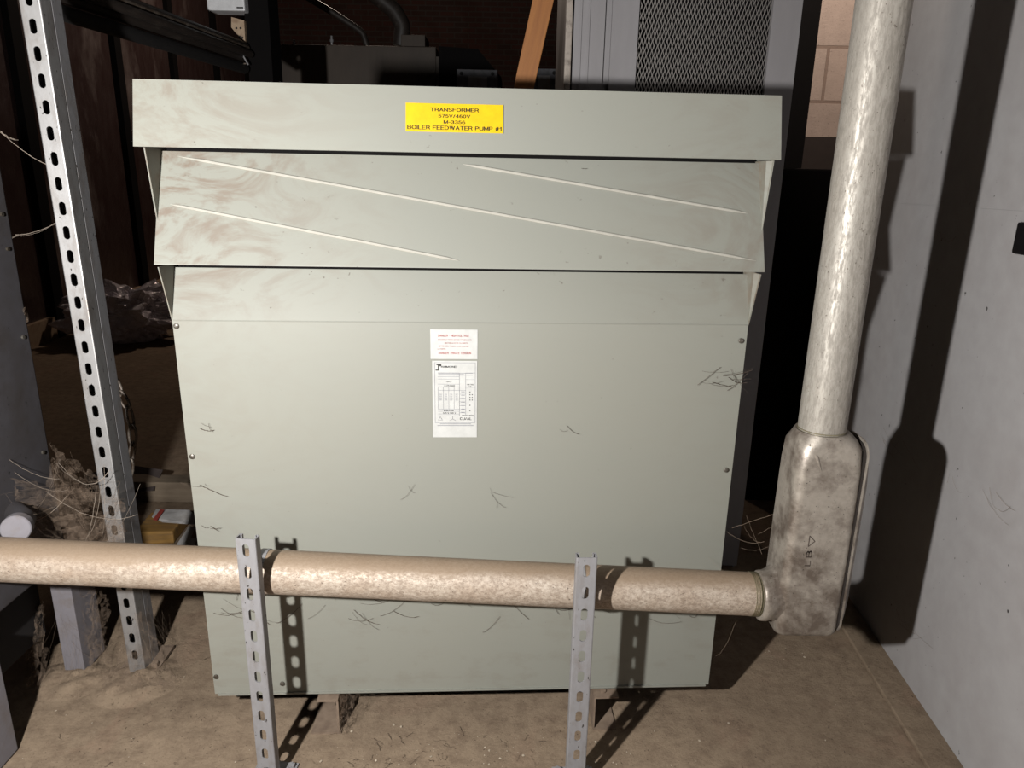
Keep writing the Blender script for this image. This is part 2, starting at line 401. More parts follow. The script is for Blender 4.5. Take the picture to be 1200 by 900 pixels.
def wander(a, b, sag, jit, n=10):
    a = Vector(a); b = Vector(b); out = []
    for i in range(n + 1):
        t = i / n; p = a.lerp(b, t); p.z -= sag * 4 * t * (1 - t)
        if 0 < i < n: p += Vector([random.uniform(-jit, jit) for _ in range(3)])
        out.append(p)
    return out

# ------------------------------------------------------------------ setting
WD = Vector((.0731, .99733, 0)); WN = Vector((-.99733, .0731, 0))    # the right-hand enclosure runs a little off the view's axis
W0 = Vector((1.0674, 1.7959, 0))

mb = MB()
mb.box((-6, -2.5, -.1), (4.5, 13, 0)); struct(mb.build('floor', M['floor']), 'dusty brown concrete floor')
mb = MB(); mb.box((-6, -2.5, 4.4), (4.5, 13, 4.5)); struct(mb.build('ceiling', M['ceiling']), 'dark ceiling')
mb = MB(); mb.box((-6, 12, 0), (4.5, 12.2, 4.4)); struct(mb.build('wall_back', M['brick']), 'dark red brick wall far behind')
mb = MB(); mb.box((.95, 3.0, 0), (4.5, 3.2, 4.4)); struct(mb.build('wall_right', M['block'], None, False), 'painted concrete block wall behind the grey conduit')
# left wall of big dark panels between black mullions
ang = math.atan2(.0930, .9957)
lw = MB(); lw.box((-.12, -3, 0), (0, 9.4, 4.4))
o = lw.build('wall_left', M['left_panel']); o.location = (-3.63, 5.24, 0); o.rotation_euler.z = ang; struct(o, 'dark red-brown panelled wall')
for i, yy in enumerate((-1.2, .35, 2.05, 3.55, 5.2, 6.8)):
    mb = MB(); mb.box((0, yy - .07, 0), (.05, yy + .07, 4.4)); o = mb.build('trim_%d' % (i + 2), M['matte_black']); o.location = (-3.63, 5.24, 0); o.rotation_euler.z = ang; struct(o)
mb = MB(); mb.box((0, -3, 0), (.04, 9.4, .17)); o = mb.build('baseboard_left', M['pale_wood']); o.location = (-3.63, 5.24, 0); o.rotation_euler.z = ang; struct(o)
# strip of pad along the foot of the right-hand enclosure
mb = MB()
a = math.atan2(-WD.x, WD.y)
mb.box((-.078, -2.2, 0), (.9, .62, .012), .003); o = mb.build('trim_1', M['floor']); o.location = W0; o.rotation_euler.z = a; struct(o, 'low concrete pad edge')

# right-hand grey enclosure
e = thing('switchgear_enclosure', 'large light grey steel enclosure with black handle, filling the right side', 'enclosure', W0, a)
mb = MB(); mb.box((0, -1.75, .0125), (.9, .56, 1.221)); mb.build('lower_panel', M['grey_wall'], e)
mb = MB(); mb.box((.0004, -1.75, 1.2212), (.9, .56, 2.75)); mb.build('upper_panel', M['grey_wall'], e)
mb = MB(); mb.box((-.014, -.47, 1.135), (-.0005, -.297, 1.200), .006)
mb.build('handle', M['handle_black'], e, True)

# ------------------------------------------------------------------ transformer
TA = math.radians(3.2)
T = thing('transformer', 'sage green ventilated transformer cabinet with yellow sign, centre of the picture', 'transformer', (-.48, 1.398, 0), TA)
XL, XR, D = -.197, .969, .60
mb = MB()   # front panel: upright sheet, top leaning back under the hood
th = .0025
prof = [(0, .102), (0, .983), (.037, 1.0835), (.037 + th, 1.0835), (th, .983), (th, .102)]
mb.prism([(XL, y, z) for y, z in prof], (XR - XL, 0, 0)); mb.tube([(XL + .001, .0002, .983), (XR - .001, .0002, .983)], .0011, 8); fp = mb.build('front_panel', M['sage'], T)
mb = MB(); mb.box((XL + .008, -.0045, .100), (XR - .008, .010, .104)); mb.build('bottom_flange', M['sage'], T)
# hood (slanted louvre)
def slant(z): return -.045 + (z - 1.100) / (1.3045 - 1.100) * .082
mb = MB()
prof = [(-.045, 1.100), (.037, 1.3045), (.037 + th, 1.3045), (-.045 + th + .001, 1.1045), (-.030, 1.1015), (-.030, 1.099), (-.0455, 1.098)]
mb.prism([(XL - .003, y, z) for y, z in prof], (XR - XL + .006, 0, 0)); hood = mb.build('hood_panel', M['sage'], T)
cr = lambda x, z: Vector((x, slant(z) - .0016, z - .0008))
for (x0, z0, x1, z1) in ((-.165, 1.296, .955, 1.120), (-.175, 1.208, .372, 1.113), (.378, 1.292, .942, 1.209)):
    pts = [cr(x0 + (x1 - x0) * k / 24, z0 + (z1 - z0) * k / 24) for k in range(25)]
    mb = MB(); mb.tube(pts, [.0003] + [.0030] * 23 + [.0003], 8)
    mb.build('stiffening_ridge', M['ridge_lit'], hood, True)
# lid with turned-down lip
mb = MB()
x0, x1 = -.209, .976
v = [(x0, -.052, 1.3085), (x1, -.052, 1.3085), (x1, -.052 + .0025, 1.3085), (x0, -.052 + .0025, 1.3085), (x0, -.022, 1.424), (x1, -.022, 1.424), (x1, -.0195, 1.424), (x0, -.0195, 1.424)]
mb.quadbox([Vector(p) for p in v])
mb.box((x0, -.0215, 1.4215), (x1, D + .02, 1.4245))
for xx in (x0, x1 - .0025):
    mb.prism([(xx, -.050, 1.3095), (xx, -.0205, 1.4215), (xx, D + .02, 1.4215), (xx, D + .02, 1.3095)], (.0025, 0, 0))
mb.box((x0 + .003, -.0515, 1.3085), (x1 - .003, -.038, 1.3105))
lid = mb.build('lid', M['sage'], T)
# body sides, back, cheeks
for xx in (XL - .002, XR):
    mb = MB()
    mb.prism([(xx, .040, .102), (xx, D, .102), (xx, D, 1.308), (xx, .040, 1.308)], (.002, 0, 0))
    mb.prism([(xx, .004, .102), (xx, .040, .102), (xx, .040, .975), (xx, .004, .975)], (.002, 0, 0))
    mb.prism([(xx, .004, .975), (xx, .040, .975), (xx, .040, 1.092), (xx, -.033, 1.092)], (.002, 0, 0))
    mb.prism([(xx, -.012, 1.17), (xx, .040, 1.15), (xx, .040, 1.308), (xx, -.033, 1.308)], (.002, 0, 0))
    mb.build('side_panel', M['sage_dark'], T)
mb = MB(); mb.box((XL, D - .002, .102), (XR, D, 1.40)); mb.build('rear_panel', M['sage_dark'], T)
mb = MB(); mb.box((XL + .002, .055, .12), (XR - .002, D - .01, 1.41)); mb.build('dark_gap_fill', M['matte_black'], T)  # black box added so the gaps under lid and hood stay dark
# front-facing narrow cheek flanges beside the slanted sheets
for sd, xx in ((-1, XL - .002), (1, XR + .002)):
    for (zb, zt, yb) in ((.985, 1.092, .002), (1.17, 1.307, -.013)):
        mb = MB(); w_ = .0012 if sd < 0 else .0105
        pts = [(xx, yb, zb), (xx, -.0335, zt), (xx - sd * w_, -.0335 + (0 if sd < 0 else .012), zt), (xx - sd * .0012, yb, zb)]
        mb.prism([Vector(p) for p in pts], (0, .0015, 0)); mb.build('cheek_flange', M['sage'], T)
# bend line highlight is the sheet's own fold; screws
for (x, z) in ((-.190, .972), (-.188, .694), (-.190, .150), (.957, .950), (-.041, .128), (.955, .66)):
    mb = MB(); mb.tube([(x, -.0005, z), (x, -.003, z), (x, -.0042, z)], [.0055, .0055, .0035], 14); mb.box((x - .004, -.0045, z - .0006), (x + .004, -.004, z + .0006))
    mb.build('screw', M['screw'], T, True)
# signs
mb = MB()
sgn_m = Matrix.Translation((0, 0, 0))
def lipy(z): return -.052 + (z - 1.3085) / .1155 * .03
def sign_plate(mb, x0, x1, z0, z1, y0, y1, t=.0015):
    mb.quadbox([Vector(p) for p in ((x0, y0 - t, z0), (x1, y0 - t, z0), (x1, y0, z0), (x0, y0, z0), (x0, y1 - t, z1), (x1, y1 - t, z1), (x1, y1, z1), (x0, y1, z1))])
sx0, sx1, sz0, sz1 = .2755, .4535, 1.345, 1.395
sign_plate(mb, sx0, sx1, sz0, sz1, lipy(sz0) - .0003, lipy(sz1) - .0003); sign = mb.build('sign_plate', M['yellow'], T); sign['label'] = 'yellow engraved sign plate'
mb = MB()
for body, fx0, fx1, fz0, fz1, b in (('TRANSFORMER', .252, .747, .715, .855, .05), ('575V/460V', .332, .660, .500, .625, .05), ('M-3356', .386, .610, .290, .415, .05), ('BOILER FEEDWATER PUMP #1', .016, .984, .075, .225, .05)):
    bm = text_bm(body, sx0 + fx0 * (sx1 - sx0), sz0 + fz0 * (sz1 - sz0), (fx1 - fx0) * (sx1 - sx0), (fz1 - fz0) * (sz1 - sz0), 0, b)
    for vv in bm.verts: vv.co.y = lipy(vv.co.z) - .0022
    mb.merge(bm)
mb.build('sign_lettering', M['brown_ink'], sign)
# warning label and nameplate
mb = MB(); lx0, lx1, lz0, lz1 = .3125, .4085, .9075, .9690
mb.box((lx0, -.0011, lz0), (lx1, -.0004, lz1)); wl = mb.build('warning_label', M['white_label'], T); wl['label'] = 'white warning label with red text'
mb = MB(); W_, H_ = lx1 - lx0, lz1 - lz0
for body, a0, a1, b0, b1, bo in (('DANGER - HIGH VOLTAGE', .16, .82, .755, .835, .015), ('DISCONNECT POWER BEFORE OPENING DOOR', .16, .87, .625, .675, .0), ('OR FOR ACCESS TO PARTS', .30, .79, .520, .565, 0),
                             ('METTRE HORS TENSION AVANT D\'OUVRIR', .17, .81, .415, .460, 0), ('LA PORTE', .15, .32, .320, .360, 0), ('DANGER - HAUTE TENSION', .17, .86, .165, .245, .015)):
    mb.merge(text_bm(body, lx0 + a0 * W_, lz0 + b0 * H_, (a1 - a0) * W_, (b1 - b0) * H_, -.0015, bo))
mb.build('warning_text', M['red_ink'], wl)
mb = MB(); nx0, nx1, nz0, nz1 = .3155, .4080, .7365, .9035
mb.box((nx0, -.0011, nz0), (nx1, -.0004, nz1)); npl = mb.build('nameplate', M['white_label'], T); npl['label'] = 'white rating nameplate with printed tables'
W_, H_ = nx1 - nx0, nz1 - nz0
def nb(mb, a0, b0, a1, b1): mb.box((nx0 + a0 * W_, -.0016, nz0 + b0 * H_), (nx0 + a1 * W_, -.0013, nz0 + b1 * H_))
mb = MB(); lt = .006
for (a0, b0, a1, b1) in ((.05, .195, .96, .199), (.05, .975, .96, .979), (.05, .195, .056, .979), (.954, .195, .96, .979)): nb(mb, a0, b0, a1, b1)
for b in (.845, .795, .765, .70, .665, .62, .375, .345, .31, .285): nb(mb, .12, b, .60, b + .003)
for b in (.62, .57, .52, .47, .42, .37, .325, .285): nb(mb, .60, b, .74, b + .003)
for b in (.845, .76, .66, .285): nb(mb, .74, b, .955, b + .003)
for x in (.12, .24, .36, .48, .60): nb(mb, x, .375, x + .005, .665)
for x in (.60, .74): nb(mb, x, .285, x + .005, .845)
for k in range(4):
    for r in range(5): nb(mb, .15 + .12 * k, .58 - .022 * r, .205 + .12 * k, .586 - .022 * r)
for r in range(7): nb(mb, .64, .60 - .045 * r, .72, .606 - .045 * r)
for r in range(3): nb(mb, .13, .815 + .016 * r * .8, .90 - .2 * (r % 2), .819 + .016 * r * .8)
for r in range(2): nb(mb, .10 + .06 * r, .155 + .022 * r, .92 - .06 * r, .161 + .022 * r)
# small winding diagrams
for cx, cz in ((.17, .245),):
    for k in range(3):
        a0 = PI / 2 + k * 2 * PI / 3; p = [Vector((nx0 + (cx + .055 * math.cos(a)) * W_, -.0015, nz0 + cz * H_ + .055 * W_ * math.sin(a))) for a in (a0, a0 + 2 * PI / 3)]
        mb.tube(p, .0003, 4)
for k in range(3):
    a0 = PI / 2 + k * 2 * PI / 3; mb.tube([Vector((nx0 + .45 * W_, -.0015, nz0 + .245 * H_)), Vector((nx0 + (.45 + .08 * math.cos(a0)) * W_, -.0015, nz0 + .245 * H_ + .08 * W_ * math.sin(a0)))], .0003, 4)
mb.build('printed_table', M['grey_ink'], npl)
mb = MB()
for (a0, a1, b0, b1) in ((.095, .20, .945, .958), (.125, .150, .885, .950), (.075, .155, .875, .888), (.16, .20, .93, .95)): nb(mb, a0, b0, a1, b1)
for body, a0, a1, b0, b1, bo in (('AMMOND', .19, .55, .912, .938, .02), ('CU/AL', .61, .88, .232, .268, .03), ('TYPE Q', .30, .42, .725, .742, .0), ('3 PH 60', .26, .50, .672, .692, .01),
                             ('INSULATION', .25, .47, .350, .368, .01), ('575 V 460 V', .23, .52, .316, .335, .01), ('VOLTAGE', .77, .92, .690, .706, 0), ('TAP', .81, .87, .665, .678, 0), ('MADE IN CANADA', .66, .92, .288, .30, 0)):
    mb.merge(text_bm(body, nx0 + a0 * W_, nz0 + b0 * H_, (a1 - a0) * W_, (b1 - b0) * H_, -.0017, bo))
for r, k in ((0, 1), (1, 2), (2, 2), (3, 2), (5, 1), (7, 1)):
    for q in range(k): nb(mb, .83 + .05 * q, .595 - .035 * r, .85 + .05 * q, .607 - .035 * r)
mb.build('nameplate_lettering', M['black_ink'], npl)
# feet: pressed brackets under the front edge
def foot(x, rot, w=.058, base_l=.095):
    mb = MB()
    mb.box((x - .022, -.020, .090), (x + .026, .12, .0945)); mb.box((x + .0215, -.018, .005), (x + .0265, .12, .092))
    mb.box((x - .040, -.020, .0), (x + .030, .12, .005))
    mb.tube([(x + .006, .012, .0946), (x + .006, .012, .0975)], .007, 12)
    mb.build('foot', M['foot_dust'], T)
foot(.062, 0); 
mb = MB(); mb.box((.690, -.028, .090), (.745, .12, .0945)); mb.box((.688, -.026, .005), (.692, .12, .092)); mb.box((.690, -.028, .0), (.745, .12, .005)); mb.tube([(.712, -.008, .0946), (.712, -.008, .0980)], .007, 12)
mb.build('foot', M['foot_dust'], T)
for xx in (.02, .75):
    mb = MB(); mb.box((xx, .46, 0), (xx + .08, .56, .102)); mb.build('foot', M['matte_black'], T)

# ------------------------------------------------------------------ slotted channel supports
def front_post(x, y, ztop, first, pitch, rot, label, w=.0413, dep=.0206):
    t = thing('channel_post', label, 'post', (x, y, 0), rot, 'short slotted channel posts holding the level conduit')
    mb = MB(); slotted_web(mb, w - .005, .006, ztop, first, pitch, .0136, .0272, .0024)
    channel_sides(mb, w, .006, ztop, dep, .0024)
    mb.build('slotted_channel', M['galv2'], t)
    mb = MB(); mb.box((-.045, -.025, 0), (.045, .06, .006)); mb.tube([(-.034, .045, .006), (-.034, .045, .016)], .008, 6); mb.tube([(.034, .045, .006), (.034, .045, .016)], .008, 6)
    mb.build('base_plate', M['galv2'], t)
front_post(-.5095, 1.232, .588, .5633, .0481, math.radians(-6), 'short slotted steel post in front of the transformer, nearer its left end')
front_post(.152, 1.232, .5615, .5328, .0487, math.radians(2), 'short slotted steel post in front of the transformer, nearer its right end')

t = thing('slotted_strut', 'tall galvanised slotted strut standing left of the transformer', 'strut', (-.9635, 1.572, 0), math.radians(2))
t.rotation_euler = (0, math.radians(-.62), math.radians(3))
mb = MB(); slotted_web(mb, .0363, .012, 2.3, 1.5445 + .0511 * 14, .0511, .0140, .0282, .0025); channel_sides(mb, .0413, .012, 2.3, .0413, .0025)
mb.build('front_channel', M['galv'], t)
mb = MB(); slotted_web(mb, .0363, .012, 2.3, 1.5445 + .0511 * 14, .0511, .0140, .0282, .0025, .0803); channel_sides(mb, .0413, .012, 2.3, .0405, .0025, .0828, -1)
mb.build('rear_channel', M['galv2'], t)
mb = MB(); mb.box((-.05, -.03, .004), (.05, .11, .012)); mb.tube([(.037, .02, .012), (.037, .02, .024)], .009, 6); mb.build('base_plate', M['foot_dust'], t)

# ------------------------------------------------------------------ conduits and elbow
RC = .0455
HA, HB = P(-60, 652.5, 1.305), P(884, 696, 1.341)
t = thing('level_conduit', 'dusty level aluminium conduit crossing in front of the transformer', 'conduit', HA)
dv = HB - HA; L = dv.length; yaw = math.atan2(dv.y, dv.x); pit = -math.asin(dv.z / L)
t.rotation_euler = (0, pit, yaw)
mb = MB(); n = 60; l0 = -1.1135 - HA.x; mb.tube([(l0 + (L - l0) * k / n, 0, 0) for k in range(n + 1)], RC, 48); mb.build('pipe', M['conduit_h'], t, True)
mb = MB(); mb.tube([(l0 + .0005, 0, 0), (l0 + .010, 0, 0)], RC + .009, 24); mb.build('lock_nut', M['galv2'], t, True)
mb = MB()
for k in range(6): mb.tube([(L - .012 + k * .0035, 0, 0), (L - .0105 + k * .0035, 0, 0)], RC + .0009, 40)
mb.build('pipe_thread', M['thread'], t, True)
for xs in (-.5095, .152):      # strap behind each post
    q = xs - HA.x
    mb = MB()
    ring = []
    for sx in (-.008, .008):
        ring.append([(q + sx, math.cos(a) * (RC + .0015), math.sin(a) * (RC + .0015)) for a in [2 * PI * k / 40 for k in range(40)]])
    mb.rings(ring); mb.build('pipe_strap', M['galv2'], t, True)

VB = P(963, 505, 1.352); VT = P(1041, -70, 1.352)
cx_ = (P(1035, 0, 1.352).x + P(964, 500, 1.352).x) / 2
t = thing('upright_conduit', 'upright bare aluminium conduit rising from the elbow fitting', 'conduit', (cx_, 1.352, .772))
mb = MB(); mb.tube([(0, 0, .02 + k * .05) for k in range(34)], RC, 48); mb.build('pipe', M['conduit_v'], t, True)
mb = MB()
for k in range(7): mb.tube([(0, 0, .0 + k * .0038), (0, 0, .0018 + k * .0038)], RC + .0012, 48)
mb.build('pipe_thread', M['thread'], t, True)

lbx = cx_
E_ = thing('elbow_fitting', 'cast metal conduit elbow body joining the level and upright conduits', 'fitting', (lbx, 1.352, 0))
def rr(cx, cy, hx, hy, r, z, n=10):
    pts = []
    for sx, sy, a0 in ((1, 1, 0), (-1, 1, PI / 2), (-1, -1, PI), (1, -1, 3 * PI / 2)):
        for k in range(n + 1):
            a = a0 + PI / 2 * k / n; pts.append((cx + sx * (hx - r) + r * math.cos(a), cy + sy * (hy - r) + r * math.sin(a), z))
    return pts
mb = MB()
secs = [(.7925, .001, .051, .051, .0505), (.788, .003, .055, .0525, .050), (.778, .006, .0605, .054, .044), (.764, .0075, .0655, .055, .032), (.72, .0078, .0662, .055, .022), (.55, .0078, .0662, .055, .018), (.42, .0075, .0660, .055, .018), (.37, .0075, .0658, .0545, .018), (.355, .0075, .065, .053, .018), (.348, .0075, .0625, .050, .019), (.3455, .007, .058, .046, .020)]
mb.rings([rr(cx, 0, hx, hy, min(r, hy - .0005, hx - .0005), z) for z, cx, hx, hy, r in reversed(secs)])
# lower side boss
zb = HB.z - .003; dx = HB.x - lbx
bl = -.0585
k1 = [(dx + .006, .050), (dx + .009, .0535), ((dx + bl) / 2, .0545), (bl - .008, .0555), (bl - .002, .0585), (bl + .003, .064), (bl + .012, .060)]
rings = []
for x, r in k1: rings.append([(x, (HB.y - 1.352) * max(0, min(1, (bl - x) / .02)) + min(r * .95, .0542) * math.cos(a), zb + r * math.sin(a) * (1 if math.sin(a) > 0 else .98)) for a in [2 * PI * k / 40 for k in range(40)]])
mb.rings(rings)
body = mb.build('body', M['cast'], E_, True, sharp=50)
mb = MB()   # raised ridge from the shoulder of the casting
mb.tube([(-.040, -.044, .776), (-.026, -.054, .752), (-.014, -.0552, .725)], [.002, .004, .001], 10)
mb.build('casting_ridge', M['cast'], body, True)
mb = MB()   # gasket and domed cover on the wall side
def cover_ring(x, gy, z0, z1): return rr(0, 0, (z1 - z0) / 2, gy, gy * .55, 0)
def side_outline(x, hy, z0, z1, r):
    pts = rr((z0 + z1) / 2, 0, (z1 - z0) / 2, hy, r, 0); return [(x, p[1], p[0]) for p in pts]
mb.rings([side_outline(.070, .050, .350, .776, .03), side_outline(.0738, .050, .350, .776, .03)]); mb.build('gasket', M['gasket'], E_)
mb = MB()
mb.rings([side_outline(.0738, .0535, .346, .782, .034), side_outline(.0768, .0535, .346, .782, .034), side_outline(.078, .050, .352, .774, .032), side_outline(.083, .046, .366, .752, .034), side_outline(.089, .039, .40, .72, .034), side_outline(.0925, .026, .45, .68, .0255), side_outline(.094, .010, .50, .63, .0095)])
mb.build('cover', M['cast'], E_, True, sharp=60)
for z in (.364, .768):
    mb = MB(); mb.tube([(.077, -.02, z), (.0825, -.02, z)], .007, 14); mb.build('cover_screw', M['gasket'], E_)
mb = MB()   # cast marks on the front
tri = [Vector((-.018, -.0555, .560)), Vector((-.006, -.0555, .572)), Vector((-.018, -.0555, .584))]
for p, q in zip(tri, tri[1:] + tri[:1]): mb.tube([p, q], .0008, 6)
mb.merge(text_bm('B', -.020, .535, .012, .016, -.0556, .02, 0, True)); mb.merge(text_bm('L', -.020, .515, .012, .014, -.0556, .02, 0, True))
mb.build('cast_mark', M['cast_mark'], body)

# ------------------------------------------------------------------ grey cabinet with expanded metal door behind
C = thing('mesh_door_cabinet', 'grey steel cabinet with expanded-metal mesh door, behind the transformer', 'cabinet', (.13, 2.16, 0))
CW, CH = .645, 2.35
mx0, mx1 = .200, .565
mb = MB()
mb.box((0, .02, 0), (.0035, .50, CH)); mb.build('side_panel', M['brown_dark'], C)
mb = MB(); mb.box((CW - .0035, .02, 0), (CW, .50, CH)); mb.box((.004, .497, 0), (CW - .004, .50, CH)); mb.box((0, .02, CH - .003), (CW, .50, CH)); mb.build('shell', M['grey_cab'], C)
mb = MB(); mb.box((.0, -.004, 0), (.018, .02, CH), .003); mb.build('corner_post', M['tan_edge'], C)
mb = MB(); mb.box((.0225, 0, .02), (.108, .02, CH)); mb.box((.040, -.003, .02), (.044, 0, CH)); mb.box((.062, -.003, .02), (.066, 0, CH)); mb.box((.108, .008, .02), (.126, .02, CH)); mb.build('door_frame', M['grey_cab'], C)
mb = MB(); mb.box((.126, -.006, .02), (mx0, .012, CH - .1)); mb.box((mx1, -.006, .02), (CW, .012, CH - .1)); mb.box((mx0, -.006, .02), (mx1, .012, .9)); mb.box((mx0, -.006, CH - .3), (mx1, .012, CH - .1))
door = mb.build('door', M['grey_cab'], C)
mb = MB()
zb0, zt0 = .9, CH - .3; colw = .00505; per = .0252; amp = .0019; sw = .0012
nx = int((mx1 - mx0) / colw); nz = int((zt0 - zb0) / (per / 2))
for i in range(nx + 1):
    x = mx0 + i * colw; L_ = []
    for k in range(nz + 1):
        sgn = 1 if (k + i) % 2 else -1
        L_.append((x + sgn * amp, zb0 + k * per / 2))
    A = [mb.bm.verts.new((px - sw, .002, pz)) for px, pz in L_]; B = [mb.bm.verts.new((px + sw, .004, pz)) for px, pz in L_]
    for k in range(nz): mb.bm.faces.new((A[k], B[k], B[k + 1], A[k + 1]))
mb.build('metal_mesh', M['grey_mesh'], door)
mb = MB(); mb.box((.02, .10, .02), (CW - .02, .45, CH - .05)); mb.build('interior', M['matte_black'], C)

# leaning plank
p0, p1 = Vector(P(614, 103, 2.10)), Vector(P(637, 0, 2.10)); d = (p1 - p0).normalized()
foot_ = p0 - d * (p0.z / d.z) ; length = 2.35 / d.z
mb = MB(); mb.box((-.0275, 0, 0), (.0275, .019, length), .002)
o = mb.build('leaning_plank', M['plank']); o.location = (foot_.x, 2.105, .004); o.rotation_euler = (0, math.atan2(d.x, d.z), 0)
tag(o, 'orange-brown wooden plank leaning upright behind the transformer', 'plank')

# block-wall side: black switch box standing low before the block wall and dark boxes added as shade round the lit patch
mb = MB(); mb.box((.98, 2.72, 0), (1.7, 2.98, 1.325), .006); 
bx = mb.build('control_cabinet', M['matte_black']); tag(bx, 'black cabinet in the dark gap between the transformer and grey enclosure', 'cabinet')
mb = MB(); mb.box((1.08, 2.96, 1.33), (1.9, 2.998, 1.452)); struct(mb.build('trim_9', M['brown_dark']))  # shaded band of the block wall, put in as a dark strip
mb = MB(); mb.box((1.03, 2.88, 1.33), (1.105, 2.955, 3.4)); o = mb.build('shade_post', M['matte_black']); tag(o, 'black strip added as shade in the gap between mesh cabinet and block wall', 'post')  # black upright put in for the shade left of the lit patch
# ------------------------------------------------------------------ far background
FC = thing('far_cabinet', 'dim brown-grey metal cabinet far behind, seen above the transformer lid', 'cabinet', (P(292, 55, 4.2).x, 4.2, 0))
wz = P(515, 55, 4.2); w_ = wz.x - P(292, 55, 4.2).x; hz = wz.z
mb = MB(); mb.box((0, 0, 0), (w_ - .02, .5, hz), .004); mb.build('cabinet_body', M['tan_cab'], FC)
mb = MB(); mb.box((w_ - .018, -.01, 0), (w_, .5, hz - .05)); mb.build('door_edge', M['tan_cab'], FC)
a_, b_ = P(470, 53, 4.35), P(498, 41, 4.35)
mb = MB(); mb.box((0, 0, 0), (b_.x - a_.x, .2, b_.z - hz), .003); o = mb.build('small_box', M['tan_cab']); o.location = (a_.x, 4.35, hz); tag(o, 'small brown-grey box on top of the far cabinet', 'box')
for i, (px, y0, y1) in enumerate(((316, -10, 0), (323, 42, 0), (345, 46, 0), (389, 42, 0))):
    zt = P(px, y0, 4.3).z - hz; mb = MB(); mb.tube([(0, 0, 0), (0, 0, zt)], .006 if i else .0045, 8)
    if i: mb.tube([(0, 0, zt * .5), (0, 0, zt * .7)], .010, 8)
    o = mb.build('pipe_stub' if i else 'thin_rod', M['galv2']); q = P(px, 55, 4.3); o.location = (q.x, 4.3, hz)
    tag(o, ['thin pale rod rising from the far cabinet top', 'pale pipe stub on the far cabinet, beside the thin rod', 'short pipe stub on the far cabinet, second from the thin rod', 'short pipe stub on the far cabinet, farthest from the thin rod'][i], 'rod' if not i else 'pipe', None if not i else 'pipe stubs on the far cabinet')
for nm, pts, r, lab in (('bent_pipe', ((352, -8), (392, 16), (425, 38), (430, 54)), .018, 'thin dark pipe bending down to the far cabinet top'), ('bent_duct', ((435, -10), (462, 12), (472, 30), (469, 54)), .045, 'thick dark hose bending down to the small far box')):
    pp = [P(x, y, 4.42) for x, y in pts]; q = []
    for i in range(len(pp) - 1):
        for k in range(5): q.append(pp[i].lerp(pp[i + 1], k / 5))
    q.append(pp[-1]); sm = [q[0]] + [(q[i - 1] + q[i] * 2 + q[i + 1]) / 4 for i in range(1, len(q) - 1)] + [q[-1]]
    sm = [pp[0] + (pp[0] - pp[1]) * 2] + sm
    mb = MB(); mb.tube(sm, r, 12); o = mb.build(nm, M['darkpipe'], None, True); tag(o, lab, 'pipe')
for nm, px0, px1, py, Y, lab in (('junction_box', 535, 583, 81, 3.5, 'dim blue-grey box beyond the leaning plank, towards the far cabinet'), ('junction_box', 622, 653, 80, 3.5, 'dim blue-grey box between leaning plank and mesh-door cabinet')):
    a_, b_ = P(px0, py, Y), P(px1, py, Y); t = thing(nm, lab, 'box', (a_.x, Y, 0), 0, 'blue-grey boxes behind the transformer')
    mb = MB(); mb.box((0, 0, 0), (b_.x - a_.x, .2, a_.z), .003); mb.build('box_body', M['blue_grey'], t)
    for fx in (.12, .88):
        mb = MB(); mb.tube([((b_.x - a_.x) * fx, -.001, a_.z - .018), ((b_.x - a_.x) * fx, -.006, a_.z - .018)], .008, 10); mb.build('box_screw', M['black'], t)
    mb = MB(); mb.box(((b_.x - a_.x) * .28, -.006, a_.z - .09), ((b_.x - a_.x) * .75, -.001, a_.z - .03)); mb.build('cover_plate', M['galv2'], t)
a_, b_ = P(514, 54, 3.9), P(560, 54, 3.9)
mb = MB(); mb.prism([(0, 0, 0), (b_.x - a_.x + .12, 0, 0), (b_.x - a_.x + .12, 0, a_.z - .14), (b_.x - a_.x, 0, a_.z - .01), (0, 0, a_.z)], (0, .25, 0)); o = mb.build('machine_housing', M['matte_black']); o.location = (a_.x, 3.9, 0); tag(o, 'black machine housing with sloping top behind the transformer', 'machine')

# column with white box and wood block, pipe rack
a_, b_ = P(289, 50, 2.9), P(317, 50, 2.9)
mb = MB(); mb.box((a_.x, 2.9, 0), (b_.x, 3.02, 4.4)); o = mb.build('steel_column', M['matte_black']); tag(o, 'dark steel column beside the white box at the top', 'column')
a_, b_ = P(243, 12, 2.86), P(287, 12, 2.86)
t = thing('white_box', 'white wall box at the top edge, on the dark column', 'box', (a_.x, 2.86, a_.z))
mb = MB(); mb.box((0, 0, 0), (b_.x - a_.x, .08, .2), .006); mb.build('box_body', M['white_box'], t)
mb = MB(); mb.box((.108, -.001, .008), (.132, 0, .013)); mb.build('box_slot', M['black'], t)
mb = MB()
wp = [P(x, y, 2.88) for x, y in ((271, 20), (286, 24), (288, 58), (279, 42), (271, 32))]
mb.prism(wp, (0, .03, 0)); 
o = mb.build('wood_block', M['pale_wood']); tag(o, 'pale wood block with holes hanging below the white box', 'wood block')
for x, y in ((277, 33), (282, 33), (281, 43), (284, 44)):
    q = P(x, y, 2.879); mb = MB(); mb.tube([q, q + Vector((0, -.001, 0))], .004, 10); mb.build('nail_hole', M['black'], o)
mb = MB(); q = [P(276, 50, 2.85), P(291, 76, 2.85)]; mb.tube(q, .003, 8); o = mb.build('steel_rod', M['galv2']); tag(o, 'thin bright slanting rod below the wood block', 'rod')

